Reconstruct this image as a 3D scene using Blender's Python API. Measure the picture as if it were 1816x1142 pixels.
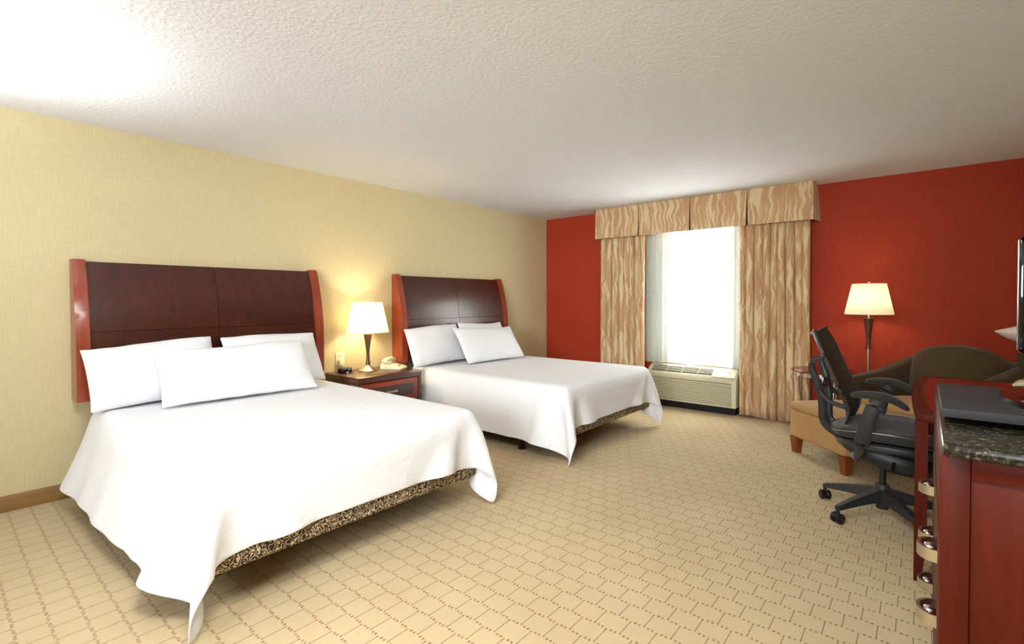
import bpy, bmesh, math
import numpy as np
from mathutils import Vector, Matrix

for o in list(bpy.data.objects): bpy.data.objects.remove(o, do_unlink=True)
SC = bpy.context.scene
COL = SC.collection
PI = math.pi

# ------------------------------------------------------------------ camera
def make_camera():
    f, yaw, pitch, roll, ppy = 871.4, 0.69808, 0.01861, -0.00235, 548.5
    C = Vector((4.2457, 0, 1.2729))
    cy, sy = math.cos(yaw), math.sin(yaw)
    F = Vector((-sy, cy, 0)); R = Vector((cy, sy, 0)); U = Vector((0, 0, 1))
    F, U = math.cos(pitch)*F - math.sin(pitch)*U, math.cos(pitch)*U + math.sin(pitch)*F
    R, U = math.cos(roll)*R + math.sin(roll)*U, math.cos(roll)*U - math.sin(roll)*R
    cd = bpy.data.cameras.new('camera'); cam = bpy.data.objects.new('camera', cd); COL.objects.link(cam)
    m = Matrix((R, U, -F)).transposed().to_4x4(); m.translation = C
    cam.matrix_world = m
    cd.sensor_fit = 'HORIZONTAL'; cd.sensor_width = 36; cd.lens = 36*f/1816
    cd.shift_y = (ppy-571)/1816
    cd.clip_start = .05
    SC.camera = cam
make_camera()

# ------------------------------------------------------------------ world, large lights, exposure
W = bpy.data.worlds.new('overcast_sky'); SC.world = W; W.use_nodes = True
bg = W.node_tree.nodes['Background']; bg.inputs[0].default_value = (.93, .97, 1, 1); bg.inputs[1].default_value = 12.0
SC.view_settings.view_transform = 'Standard'; SC.view_settings.look = 'None'
SC.view_settings.exposure = 0.75; SC.view_settings.gamma = 1; SC.view_settings.use_curve_mapping = False

def area_light(name, loc, rot, sx, sy, power, color, spread=180):
    d = bpy.data.lights.new(name, 'AREA'); d.shape = 'RECTANGLE'; d.size = sx; d.size_y = sy; d.energy = power; d.color = color; d.spread = math.radians(spread)
    o = bpy.data.objects.new(name, d); COL.objects.link(o); o.location = loc; o.rotation_euler = rot
    return o
# added broad fill light behind the camera, evening out the room
area_light('added_fill_light', (3.75, -2.7, 1.8), (math.radians(90), 0, math.radians(24)), 2.2, 1.1, 48, (.91, .955, 1), 80)
area_light('overhead_fill_light', (3.5, .35, 2.385), (0, 0, 0), 1.1, .55, 36, (.91, .955, 1))  # added overhead fill, placed at the unseen ceiling panel

# ------------------------------------------------------------------ node helpers and materials
def C(h):
    h = h.lstrip('#'); r = [int(h[i:i+2], 16)/255 for i in (0, 2, 4)]
    return tuple((c/12.92 if c <= .04045 else ((c+.055)/1.055)**2.4) for c in r) + (1,)
class NT:
    def __init__(s, name):
        s.m = bpy.data.materials.new(name); s.m.use_nodes = True; s.t = s.m.node_tree
        s.b = s.t.nodes['Principled BSDF']; s.out = s.t.nodes['Material Output']
    def n(s, typ, **kw):
        nd = s.t.nodes.new(typ)
        for k, v in kw.items(): setattr(nd, k, v)
        return nd
    def l(s, a, b): s.t.links.new(a, b)
    def math(s, op, a, b=None, c=None, clamp=False):
        nd = s.n('ShaderNodeMath', operation=op); nd.use_clamp = clamp
        for i, v in enumerate((a, b, c)):
            if v is None: continue
            if isinstance(v, (int, float)): nd.inputs[i].default_value = v
            else: s.l(v, nd.inputs[i])
        return nd.outputs[0]
    def coord(s, kind='Object', scale=(1, 1, 1), loc=(0, 0, 0)):
        tc = s.n('ShaderNodeTexCoord'); mp = s.n('ShaderNodeMapping')
        mp.inputs['Scale'].default_value = scale; mp.inputs['Location'].default_value = loc
        s.l(tc.outputs[kind], mp.inputs[0]); return mp.outputs[0]
    def noise(s, co, scale, detail=2, rough=.5, dist=0):
        nd = s.n('ShaderNodeTexNoise'); nd.inputs['Scale'].default_value = scale; nd.inputs['Detail'].default_value = detail
        nd.inputs['Roughness'].default_value = rough; nd.inputs['Distortion'].default_value = dist
        s.l(co, nd.inputs['Vector']); return nd.outputs['Fac']
    def ramp(s, fac, stops, interp='LINEAR'):
        nd = s.n('ShaderNodeValToRGB'); cr = nd.color_ramp; cr.interpolation = interp
        while len(cr.elements) < len(stops): cr.elements.new(.5)
        for e, (p, c) in zip(cr.elements, stops): e.position = p; e.color = c
        s.l(fac, nd.inputs[0]); return nd.outputs[0]
    def mix(s, fac, a, b):
        nd = s.n('ShaderNodeMix', data_type='RGBA')
        for i, v in ((0, fac), (6, a), (7, b)):
            if isinstance(v, (int, float)): nd.inputs[i].default_value = v
            elif isinstance(v, tuple): nd.inputs[i].default_value = v
            else: s.l(v, nd.inputs[i])
        return nd.outputs[2]
    def bump(s, h, strength=.3, dist=.005):
        nd = s.n('ShaderNodeBump'); nd.inputs['Strength'].default_value = strength; nd.inputs['Distance'].default_value = dist
        s.l(h, nd.inputs['Height']); s.l(nd.outputs[0], s.b.inputs['Normal'])
    def set(s, **kw):
        for k, v in kw.items():
            i = s.b.inputs[k]
            if hasattr(v, 'is_linked') or hasattr(v, 'links'): s.l(v, i)
            else: i.default_value = v
        return s

def plain(name, col, rough=.5, metal=0, spec=.5, var=.06, vscale=30, bump=0, coat=0):
    t = NT(name); co = t.coord()
    c = C(col); n = t.noise(co, vscale, 3)
    d = tuple(max(0, x*(1-var*2)) for x in c[:3]) + (1,)
    b = tuple(min(1, x*(1+var)) for x in c[:3]) + (1,)
    t.set(**{'Base Color': t.ramp(n, [(.3, d), (.7, b)]), 'Roughness': rough, 'Metallic': metal, 'Specular IOR Level': spec, 'Coat Weight': coat})
    if bump: t.bump(t.noise(co, vscale*8, 2), bump, .002)
    return t.m
def wood(name, c1, c2, rough=.3, axis='z', scale=1.0, coat=.3, spec=.5):
    t = NT(name)
    sc = {'z': (22, 22, 1.4), 'y': (22, 1.4, 22), 'x': (1.4, 22, 22)}[axis]
    co = t.coord(scale=tuple(v*scale for v in sc))
    n = t.noise(co, 1.6, 5, .6, .6); n2 = t.noise(t.coord(), 2.5, 2)
    f = t.math('ADD', t.math('MULTIPLY', n, .7), t.math('MULTIPLY', n2, .3))
    t.set(**{'Base Color': t.ramp(f, [(.35, C(c1)), (.65, C(c2))]), 'Roughness': rough, 'Coat Weight': coat, 'Coat Roughness': .18, 'Specular IOR Level': spec})
    t.bump(n, .04, .001)
    return t.m
def fabric(name, c1, c2, rough=.9, weave=260, bump=.25, sheen=.15):
    t = NT(name); co = t.coord()
    n = t.noise(co, weave, 2); n2 = t.noise(co, 6, 2)
    f = t.math('ADD', t.math('MULTIPLY', n, .6), t.math('MULTIPLY', n2, .4))
    t.set(**{'Base Color': t.ramp(f, [(.3, C(c1)), (.7, C(c2))]), 'Roughness': rough, 'Specular IOR Level': .15, 'Sheen Weight': sheen})
    t.bump(n, bump, .0015)
    return t.m

def carpet_mat():
    t = NT('patterned_carpet'); tc = t.n('ShaderNodeTexCoord'); sep = t.n('ShaderNodeSeparateXYZ'); t.l(tc.outputs['Object'], sep.inputs[0])
    X, Y = sep.outputs[0], sep.outputs[1]
    py, px = .0987, .1073
    v = t.math('DIVIDE', t.math('ADD', Y, 10*py-1.577 % py), py)          # rows of dashes
    row = t.math('FLOOR', v); fv = t.math('SUBTRACT', v, row)
    odd = t.math('MODULO', row, 2)
    u = t.math('ADD', t.math('DIVIDE', t.math('SUBTRACT', X, 3.154-px*60), px), t.math('MULTIPLY', odd, .5))
    fu = t.math('FRACT', t.math('ADD', u, .5))
    du = t.math('ABSOLUTE', t.math('SUBTRACT', fu, .5))                    # 0 on the dash
    co = t.coord(); wob = t.noise(co, 55, 2)
    endk = t.math('ABSOLUTE', t.math('SUBTRACT', fv, .5))                  # .5 at the dash ends
    wid = t.math('ADD', t.math('MULTIPLY', t.math('GREATER_THAN', endk, .40), .012), .017)
    dash = t.math('MULTIPLY', t.math('LESS_THAN', du, wid), t.math('ADD', .35, t.math('MULTIPLY', wob, .8)), clamp=True)
    # pairs of red brown dots on the row boundaries
    hv = t.math('ABSOLUTE', t.math('SUBTRACT', t.math('FRACT', t.math('ADD', fv, .5)), .5))
    w2 = t.math('FRACT', t.math('ADD', t.math('MULTIPLY', t.math('DIVIDE', t.math('SUBTRACT', X, 3.154-px*60), px), 2), .0))
    d2 = t.math('ABSOLUTE', t.math('SUBTRACT', w2, .5))
    dd = t.math('ABSOLUTE', t.math('SUBTRACT', d2, .16))
    dot = t.math('MULTIPLY', t.math('LESS_THAN', dd, .085), t.math('LESS_THAN', hv, .056))
    dot = t.math('MULTIPLY', dot, t.math('ADD', .15, t.math('MULTIPLY', t.noise(co, 40, 2), 1.1)), clamp=True)
    pile = t.noise(co, 420, 2); soft = t.noise(co, 2.2, 3)
    base = t.ramp(t.math('ADD', t.math('MULTIPLY', pile, .6), t.math('MULTIPLY', soft, .4)), [(.3, C('#b6a079')), (.7, C('#cab690'))])
    c = t.mix(t.math('MULTIPLY', dash, .9), base, C('#564024'))
    c = t.mix(t.math('MULTIPLY', dot, .95), c, C('#7c3f26'))
    t.set(**{'Base Color': c, 'Roughness': .97, 'Specular IOR Level': .05, 'Sheen Weight': .1})
    t.bump(pile, .5, .004)
    return t.m
def ceiling_mat():
    t = NT('stippled_ceiling'); co = t.coord()
    n = t.noise(co, 46, 3, .55); n2 = t.noise(co, 110, 2)
    h = t.math('ADD', t.ramp(n, [(.44, (0, 0, 0, 1)), (.62, (1, 1, 1, 1))]), t.math('MULTIPLY', n2, .4))
    t.set(**{'Base Color': C('#e2e3e6'), 'Roughness': .95, 'Specular IOR Level': .1}); t.bump(h, .28, .006)
    return t.m
def wallpaper(name, c1, c2, bump=.12):
    t = NT(name); a = t.noise(t.coord(scale=(170, 170, 9)), 1, 3); b = t.noise(t.coord(scale=(14, 14, 150)), 1, 2)
    f = t.math('ADD', t.math('MULTIPLY', a, .6), t.math('MULTIPLY', b, .4))
    t.set(**{'Base Color': t.ramp(f, [(.3, C(c1)), (.7, C(c2))]), 'Roughness': .7, 'Specular IOR Level': .25}); t.bump(f, bump, .002)
    return t.m
def drape_mat():
    t = NT('wavy_drape_fabric'); tc = t.n('ShaderNodeTexCoord'); sep = t.n('ShaderNodeSeparateXYZ'); t.l(tc.outputs['UV'], sep.inputs[0])
    u, v = sep.outputs[0], sep.outputs[1]
    def vec(a, b):
        cb = t.n('ShaderNodeCombineXYZ'); t.l(a, cb.inputs[0]); t.l(b, cb.inputs[1]); return cb.outputs[0]
    sw = t.noise(vec(t.math('MULTIPLY', u, 3), t.math('MULTIPLY', v, 5)), 1, 2)
    u2 = t.math('ADD', u, t.math('MULTIPLY', t.math('SUBTRACT', sw, .5), .11))
    n = t.noise(vec(t.math('MULTIPLY', u2, 25), t.math('MULTIPLY', v, 2.3)), 1, 2, .5, .3)
    streak = t.noise(vec(t.math('MULTIPLY', u2, 70), t.math('MULTIPLY', v, 3)), 1, 3)
    tan = t.ramp(streak, [(.3, C('#b98f66')), (.55, C('#c5a077')), (.75, C('#cfaf88'))])
    red = t.noise(vec(t.math('MULTIPLY', u, 9), t.math('MULTIPLY', v, 1.2)), 1, 2)
    tan = t.mix(t.math('MULTIPLY', t.ramp(red, [(.5, (0, 0, 0, 1)), (.7, (1, 1, 1, 1))]), .22), tan, C('#ad7558'))
    c = t.mix(t.ramp(n, [(.50, (0, 0, 0, 1)), (.57, (1, 1, 1, 1))]), tan, C('#dbc59e'))
    t.set(**{'Base Color': c, 'Roughness': .75, 'Specular IOR Level': .2, 'Sheen Weight': .1})
    return t.m
def sheer_mat():
    t = NT('sheer_voile'); tr = t.n('ShaderNodeBsdfTransparent'); tl = t.n('ShaderNodeBsdfTranslucent'); df = t.n('ShaderNodeBsdfDiffuse')
    tr.inputs[0].default_value = (.97, .98, .96, 1); tl.inputs[0].default_value = (.93, .93, .88, 1); df.inputs[0].default_value = (.88, .87, .80, 1)
    n = t.noise(t.coord(scale=(220, 220, 60)), 1, 2)
    m1 = t.n('ShaderNodeMixShader'); t.l(tl.outputs[0], m1.inputs[1]); t.l(df.outputs[0], m1.inputs[2]); m1.inputs[0].default_value = .4
    m2 = t.n('ShaderNodeMixShader'); t.l(t.math('ADD', .45, t.math('MULTIPLY', n, .4)), m2.inputs[0])
    t.l(tr.outputs[0], m2.inputs[1]); t.l(m1.outputs[0], m2.inputs[2]); t.l(m2.outputs[0], t.out.inputs[0])
    return t.m
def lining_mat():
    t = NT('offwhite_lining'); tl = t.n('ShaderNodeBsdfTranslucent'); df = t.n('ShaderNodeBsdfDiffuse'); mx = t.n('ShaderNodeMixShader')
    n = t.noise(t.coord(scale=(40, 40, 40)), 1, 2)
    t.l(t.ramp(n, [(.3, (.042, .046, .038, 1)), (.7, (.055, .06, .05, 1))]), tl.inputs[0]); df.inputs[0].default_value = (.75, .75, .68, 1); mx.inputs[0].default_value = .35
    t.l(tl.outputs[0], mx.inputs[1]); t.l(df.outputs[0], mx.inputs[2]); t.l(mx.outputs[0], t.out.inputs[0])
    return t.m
def shade_mat(name, col):
    t = NT(name); tl = t.n('ShaderNodeBsdfTranslucent'); df = t.n('ShaderNodeBsdfDiffuse'); mx = t.n('ShaderNodeMixShader')
    n = t.noise(t.coord(scale=(300, 300, 300)), 1, 2)
    c = t.ramp(n, [(.3, C(col)), (.7, (1, .99, .94, 1))])
    t.l(c, tl.inputs[0]); t.l(c, df.inputs[0]); mx.inputs[0].default_value = .45
    t.l(tl.outputs[0], mx.inputs[1]); t.l(df.outputs[0], mx.inputs[2]); t.l(mx.outputs[0], t.out.inputs[0])
    return t.m
def glass_mat():
    t = NT('window_glass'); tr = t.n('ShaderNodeBsdfTransparent'); gl = t.n('ShaderNodeBsdfGlossy'); mx = t.n('ShaderNodeMixShader')
    gl.inputs['Roughness'].default_value = .02; mx.inputs[0].default_value = .06
    t.l(tr.outputs[0], mx.inputs[1]); t.l(gl.outputs[0], mx.inputs[2]); t.l(mx.outputs[0], t.out.inputs[0])
    return t.m
def granite_mat():
    t = NT('dark_granite'); co = t.coord()
    n = t.noise(co, 75, 4, .75)
    v = t.n('ShaderNodeTexVoronoi'); v.inputs['Scale'].default_value = 120; t.l(co, v.inputs['Vector'])
    c = t.ramp(n, [(.40, C('#0e0c0a')), (.53, C('#2a281f')), (.62, C('#57513f')), (.74, C('#9a8f74'))])
    c = t.mix(t.math('MULTIPLY', t.math('LESS_THAN', v.outputs['Distance'], .18), .35), c, C('#5c3a22'))
    t.set(**{'Base Color': c, 'Roughness': .22, 'Specular IOR Level': .35}); return t.m
def vermicelli_mat():
    t = NT('vermicelli_ticking'); co = t.coord(scale=(1, 1, 1))
    n = t.noise(co, 50, 0, .3, .8)
    a = t.math('ABSOLUTE', t.math('SUBTRACT', t.math('FRACT', t.math('MULTIPLY', n, 4)), .5))
    t.set(**{'Base Color': t.ramp(a, [(.30, C('#3a2a1c')), (.36, C('#c9b594'))]), 'Roughness': .8, 'Specular IOR Level': .2}); return t.m
def linen_mat(Lx=2.2, Ly=2.4):
    t = NT('white_bed_linen'); tc = t.n('ShaderNodeTexCoord'); sp = t.n('ShaderNodeSeparateXYZ'); t.l(tc.outputs['UV'], sp.inputs[0])
    def ridge(a, at): return t.math('LESS_THAN', t.math('ABSOLUTE', t.math('SUBTRACT', a, at)), .0035)
    hem = t.math('MAXIMUM', ridge(sp.outputs[0], Lx-.045), t.math('MAXIMUM', ridge(sp.outputs[1], .045), ridge(sp.outputs[1], Ly-.045)))
    a = t.noise(t.coord('UV', scale=(30, 5, 1)), 1, 3, .6, .8); b = t.noise(t.coord('UV', scale=(260, 260, 1)), 1, 2)
    cr = t.noise(t.coord('UV', scale=(9, 9, 1)), 1, 4, .6, 1.2)
    h = t.math('ADD', t.math('MULTIPLY', a, .5), t.math('ADD', t.math('MULTIPLY', cr, .9), t.math('MULTIPLY', b, .12)))
    h = t.math('SUBTRACT', h, t.math('MULTIPLY', hem, .5))
    t.set(**{'Base Color': C('#e3e4e7'), 'Roughness': .85, 'Specular IOR Level': .2, 'Sheen Weight': .1}); t.bump(h, .40, .012)
    return t.m
def mesh_back_mat():
    t = NT('black_perforated_mesh'); v = t.n('ShaderNodeTexVoronoi'); v.inputs['Scale'].default_value = 190; t.l(t.coord(), v.inputs['Vector'])
    t.set(**{'Base Color': t.ramp(v.outputs['Distance'], [(.2, C('#15130f')), (.55, C('#3b362f'))]), 'Roughness': .55}); return t.m
def shade_emit(name, col, e):
    t = NT(name); t.set(**{'Base Color': C(col), 'Emission Color': C(col), 'Emission Strength': e}); return t.m

MT = dict(
    carpet=carpet_mat(), ceiling=ceiling_mat(), yellow=wallpaper('yellow_wallpaper', '#c4b58c', '#d3c59d'), red=wallpaper('red_wall', '#9e3219', '#ae3d21'),
    base=wood('baseboard_oak', '#7c5a34', '#93703f', .5, 'y', coat=0), panel=wood('mahogany_dark', '#300f09', '#48170d', .28, 'z', .8),
    post=wood('mahogany_orange', '#7c2f18', '#964024', .3, 'z'), cherry=wood('cherry_red', '#47150a', '#5b1c0c', .42, 'z', .7, coat=0, spec=.16),
    desk=wood('desk_red', '#6e130a', '#8a1d0e', .22, 'y', .7), walnut=wood('walnut_brown', '#43261a', '#5c3524', .3, 'y'), nsred=wood('nightstand_red', '#7c2c1a', '#983a22', .3, 'y'),
    nsdark=wood('nightstand_dark', '#3a2320', '#4a2c26', .35, 'y'),
    pillow=fabric('white_pillowcase', '#dedfe2', '#e8e9ec', .88, 220, .08), matt=fabric('white_sheet', '#dcdcdc', '#ebebeb'),
    tick=vermicelli_mat(), iron=plain('brown_steel', '#35261c', .45, .6), steel=plain('brushed_nickel', '#c9c3b6', .28, 1, var=.03),
    chrome=plain('chrome', '#d8d8d8', .08, 1, var=.01), black=plain('black_plastic', '#1b1b1c', .45), chair=plain('charcoal_plastic', '#2b2c2e', .42),
    seat=fabric('charcoal_seat', '#2a2826', '#383532', .7, 300, .3), meshback=mesh_back_mat(), rubber=plain('black_rubber', '#101010', .35),
    drape=drape_mat(), inset=fabric('shaded_pleat_fabric', '#3c2718', '#4a3222'), sheer=sheer_mat(), lining=lining_mat(), glass=glass_mat(), white=plain('white_paint', '#dcd8cc', .5), cream=plain('cream_plastic', '#cbc4a6', .45, var=.03),
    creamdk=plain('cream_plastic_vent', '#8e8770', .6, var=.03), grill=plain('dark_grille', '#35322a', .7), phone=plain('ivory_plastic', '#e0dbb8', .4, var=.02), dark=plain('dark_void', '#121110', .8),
    shade=shade_mat('cream_lamp_shade', '#f4ead0'), shade2=shade_mat('pale_lamp_shade', '#f0ecd8'), tan=fabric('tan_upholstery', '#a8814f', '#bb9360', .9, 320, .3), olive=fabric('olive_upholstery', '#433722', '#52442b', .9, 320, .35),
    legwood=wood('furniture_leg', '#6a3013', '#8a451d', .35, 'z'), granite=granite_mat(), tray=plain('charcoal_laminate', '#343336', .6, spec=.25, var=.03, vscale=200), gloss=plain('glossy_black', '#0b0a0b', .06, coat=.6, var=0),
    screen=plain('black_screen', '#060607', .04, coat=.5, var=0), silver=plain('satin_silver', '#a8a6a0', .3, .9, var=.02), opal=plain('opal_glass', '#efe6dc', .35, var=.02), bulb=shade_emit('glowing_bulb', '#fff0cc', 18),
)

# ------------------------------------------------------------------ object helpers
def link(name, me, mat, parent=None, smooth=True):
    o = bpy.data.objects.new(name, me); COL.objects.link(o)
    if mat is not None: me.materials.append(MT[mat] if isinstance(mat, str) else mat)
    if smooth and me.polygons:
        me.polygons.foreach_set('use_smooth', [True]*len(me.polygons))
        me.set_sharp_from_angle(angle=math.radians(38))
    if parent is not None: o.parent = parent
    return o
def tag(o, label=None, cat=None, group=None, kind=None):
    for k, v in (('label', label), ('category', cat), ('group', group), ('kind', kind)):
        if v: o[k] = v
    return o
def thing(name, label, cat, loc=(0, 0, 0), rz=0, group=None):
    o = bpy.data.objects.new(name, None); COL.objects.link(o); o.location = loc; o.rotation_euler = (0, 0, rz); o.empty_display_size = .1
    return tag(o, label, cat, group)
def raw(name, verts, faces, mat, parent=None, smooth=True, uv=None, subsurf=0, solid=0):
    me = bpy.data.meshes.new(name); me.from_pydata([tuple(v) for v in verts], [], faces); me.update()
    if uv is not None:
        ul = me.uv_layers.new(name='UVMap'); li = np.empty(len(me.loops), np.int32); me.loops.foreach_get('vertex_index', li)
        ul.data.foreach_set('uv', np.asarray(uv, np.float32)[li].ravel())
    o = link(name, me, mat, parent, smooth)
    if solid:
        m = o.modifiers.new('thickness', 'SOLIDIFY'); m.thickness = solid; m.offset = 0
    if subsurf:
        m = o.modifiers.new('smooth', 'SUBSURF'); m.levels = subsurf; m.render_levels = subsurf
    return o
def bm_obj(name, bm, mat, parent=None, smooth=True):
    bmesh.ops.recalc_face_normals(bm, faces=bm.faces)
    me = bpy.data.meshes.new(name); bm.to_mesh(me); bm.free()
    return link(name, me, mat, parent, smooth)
def box(name, lo, hi, mat, parent=None, bev=.004, seg=2, taper=None, kind=None):
    bm = bmesh.new(); bmesh.ops.create_cube(bm, size=1)
    for v in bm.verts:
        z0 = v.co.z
        k = 1 if taper is None or z0 > 0 else taper
        v.co = Vector(((lo[0]+hi[0])/2+v.co.x*(hi[0]-lo[0])*k, (lo[1]+hi[1])/2+v.co.y*(hi[1]-lo[1])*k, (lo[2]+hi[2])/2+z0*(hi[2]-lo[2])))
    if bev: bmesh.ops.bevel(bm, geom=bm.edges[:], offset=min(bev, .45*min(abs(hi[i]-lo[i]) for i in range(3))), segments=seg, affect='EDGES', profile=.5)
    o = bm_obj(name, bm, mat, parent)
    if kind: o['kind'] = kind
    return o
def prism(name, pts, z0, z1, mat, parent=None, bev=.003, axis='z', seg=2):
    """outline pts (2D) extruded along an axis"""
    bm = bmesh.new()
    def P(a, b, c): return {'z': (a, b, c), 'y': (a, c, b), 'x': (c, a, b)}[axis]
    va = [bm.verts.new(P(a, b, z0)) for a, b in pts]; vb = [bm.verts.new(P(a, b, z1)) for a, b in pts]
    bm.faces.new(va); bm.faces.new(vb[::-1]); n = len(pts)
    for i in range(n): bm.faces.new((va[i], vb[i], vb[(i+1) % n], va[(i+1) % n]))
    if bev:
        ed = [e for e in bm.edges if len({round(P_, 5) for P_ in ((e.verts[0].co['xyz'.index(axis)]), (e.verts[1].co['xyz'.index(axis)]))}) == 1]
        bmesh.ops.bevel(bm, geom=ed, offset=bev, segments=seg, affect='EDGES', profile=.5)
    return bm_obj(name, bm, mat, parent)
def lathe(name, prof, mat, parent=None, at=(0, 0, 0), n=40, smooth=True, cap=True):
    vs = []; fs = []; m = len(prof)
    for i in range(n):
        a = 2*PI*i/n
        for r, z in prof: vs.append((at[0]+r*math.cos(a), at[1]+r*math.sin(a), at[2]+z))
    for i in range(n):
        j = (i+1) % n
        for k in range(m-1): fs.append((i*m+k, j*m+k, j*m+k+1, i*m+k+1))
    if cap:
        if prof[0][0] > 1e-6: fs.append(tuple(i*m for i in range(n))[::-1])
        if prof[-1][0] > 1e-6: fs.append(tuple(i*m+m-1 for i in range(n)))
    bm = bmesh.new(); me = bpy.data.meshes.new(name); me.from_pydata(vs, [], fs); bm.from_mesh(me); bpy.data.meshes.remove(me)
    bmesh.ops.remove_doubles(bm, verts=bm.verts[:], dist=1e-6)
    return bm_obj(name, bm, mat, parent, smooth)
def tube(name, pts, rad, mat, parent=None, n=10, res=1, flat=None, closed=False):
    """swept section along a path; rad number or list; flat=(a,b) gives an elliptic section (side, up)"""
    P = [Vector(p) for p in pts]
    if res > 1:
        Q = []; R = []
        rr = rad if isinstance(rad, (list, tuple)) else [rad]*len(P)
        for i in range(len(P)-1):
            p0, p1, p2, p3 = P[max(i-1, 0)], P[i], P[i+1], P[min(i+2, len(P)-1)]
            for k in range(res):
                t = k/res; Q.append(.5*((2*p1)+(-p0+p2)*t+(2*p0-5*p1+4*p2-p3)*t*t+(-p0+3*p1-3*p2+p3)*t**3)); R.append(rr[i]*(1-t)+rr[i+1]*t)
        Q.append(P[-1]); R.append(rr[-1]); P, rad = Q, R
    if not isinstance(rad, (list, tuple)): rad = [rad]*len(P)
    fa, fb = flat or (1, 1); vs = []; fs = []
    for i, p in enumerate(P):
        d = (P[min(i+1, len(P)-1)]-P[max(i-1, 0)]).normalized()
        ref = Vector((0, 0, 1)) if abs(d.z) < .92 else Vector((1, 0, 0))
        s = d.cross(ref).normalized(); u = s.cross(d).normalized()
        if abs(d.z) >= .92: s, u = Vector((0, 1, 0)), Vector((0, 1, 0)).cross(d).normalized()
        for k in range(n):
            a = 2*PI*k/n; vs.append(p+s*math.cos(a)*rad[i]*fa+u*math.sin(a)*rad[i]*fb)
    for i in range(len(P)-1):
        for k in range(n): fs.append((i*n+k, i*n+(k+1) % n, (i+1)*n+(k+1) % n, (i+1)*n+k))
    fs.append(tuple(range(n))[::-1]); fs.append(tuple((len(P)-1)*n+k for k in range(n)))
    bm = bmesh.new(); me = bpy.data.meshes.new(name); me.from_pydata(vs, [], fs); bm.from_mesh(me); bpy.data.meshes.remove(me)
    return bm_obj(name, bm, mat, parent)
def ball(name, c, r, mat, parent=None, sc=(1, 1, 1)):
    bm = bmesh.new(); bmesh.ops.create_uvsphere(bm, u_segments=20, v_segments=12, radius=r)
    for v in bm.verts: v.co = Vector((c[0]+v.co.x*sc[0], c[1]+v.co.y*sc[1], c[2]+v.co.z*sc[2]))
    return bm_obj(name, bm, mat, parent)
def grid_faces(nu, nv, off=0, flip=False):
    f = [(off+i*nv+j, off+(i+1)*nv+j, off+(i+1)*nv+j+1, off+i*nv+j+1) for i in range(nu-1) for j in range(nv-1)]
    return [q[::-1] for q in f] if flip else f
def lamp_light(name, loc, power, color, parent, r=.03):
    d = bpy.data.lights.new(name, 'POINT'); d.energy = power; d.color = color; d.shadow_soft_size = r
    o = bpy.data.objects.new(name, d); COL.objects.link(o); o.location = loc; o.parent = parent; return o

# ------------------------------------------------------------------ room shell
XR, YB, YF, H = 5.02, 5.849, -3.0, 2.44
WX0, WX1, WZ0, WZ1 = 1.60, 2.72, .53, 2.20      # window opening
box('floor', (-.1, YF-.1, -.06), (XR+.1, YB+.1, 0), 'carpet', bev=0, kind='structure')
box('ceiling', (-.1, YF-.1, H), (XR+.1, YB+.1, H+.06), 'ceiling', bev=0, kind='structure')
box('wall_left', (-.1, YF, 0), (0, YB, H), 'yellow', bev=0, kind='structure')
box('wall_right', (XR, YF, 0), (XR+.1, YB, H), 'yellow', bev=0, kind='structure')
box('wall_front', (-.1, YF-.1, 0), (XR+.1, YF, H), 'yellow', bev=0, kind='structure')
def back_wall():
    bm = bmesh.new(); y0, y1 = YB, YB+.14
    xs, zs = [-.1, WX0, WX1, XR+.1], [0, WZ0, WZ1, H]
    for i in range(3):
        for k in range(3):
            if i == 1 and k == 1: continue
            c = bmesh.ops.create_cube(bm, size=1)['verts']
            for v in c: v.co = Vector(((xs[i]+xs[i+1])/2+v.co.x*(xs[i+1]-xs[i]), (y0+y1)/2+v.co.y*(y1-y0), (zs[k]+zs[k+1])/2+v.co.z*(zs[k+1]-zs[k])))
    o = bm_obj('wall_back', bm, 'red', smooth=False); o['kind'] = 'structure'
back_wall()
box('baseboard_left', (0, YF, 0), (.014, YB, .098), 'base', bev=.004, kind='structure')
box('baseboard_back', (.014, YB-.014, 0), (XR-.014, YB, .098), 'base', bev=.004, kind='structure')
box('baseboard_right', (XR-.014, YF, 0), (XR, YB, .098), 'base', bev=.004, kind='structure')
# window frame with panes in the opening
def window():
    fr = box('window_1', (WX0, YB+.07, WZ0), (WX0+.04, YB+.12, WZ1), 'white', bev=.003, kind='structure')
    box('frame_stile', (WX1-.04, YB+.07, WZ0), (WX1, YB+.12, WZ1), 'white', fr, .003)
    box('frame_rail', (WX0+.04, YB+.07, WZ0), (WX1-.04, YB+.12, WZ0+.04), 'white', fr, .003)
    box('frame_rail', (WX0+.04, YB+.07, WZ1-.04), (WX1-.04, YB+.12, WZ1), 'white', fr, .003)
    box('mullion', (2.035, YB+.08, WZ0+.04), (2.055, YB+.115, WZ1-.04), 'white', fr, .003)
    box('pane', (WX0+.04, YB+.092, WZ0+.04), (2.035, YB+.098, WZ1-.04), 'glass', fr, 0)
    box('pane', (2.055, YB+.092, WZ0+.04), (WX1-.04, YB+.098, WZ1-.04), 'glass', fr, 0)
    box('window_sill', (WX0-.03, YB-.03, WZ0-.03), (WX1+.03, YB+.12, WZ0), 'white', fr, .004)
window()
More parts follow.
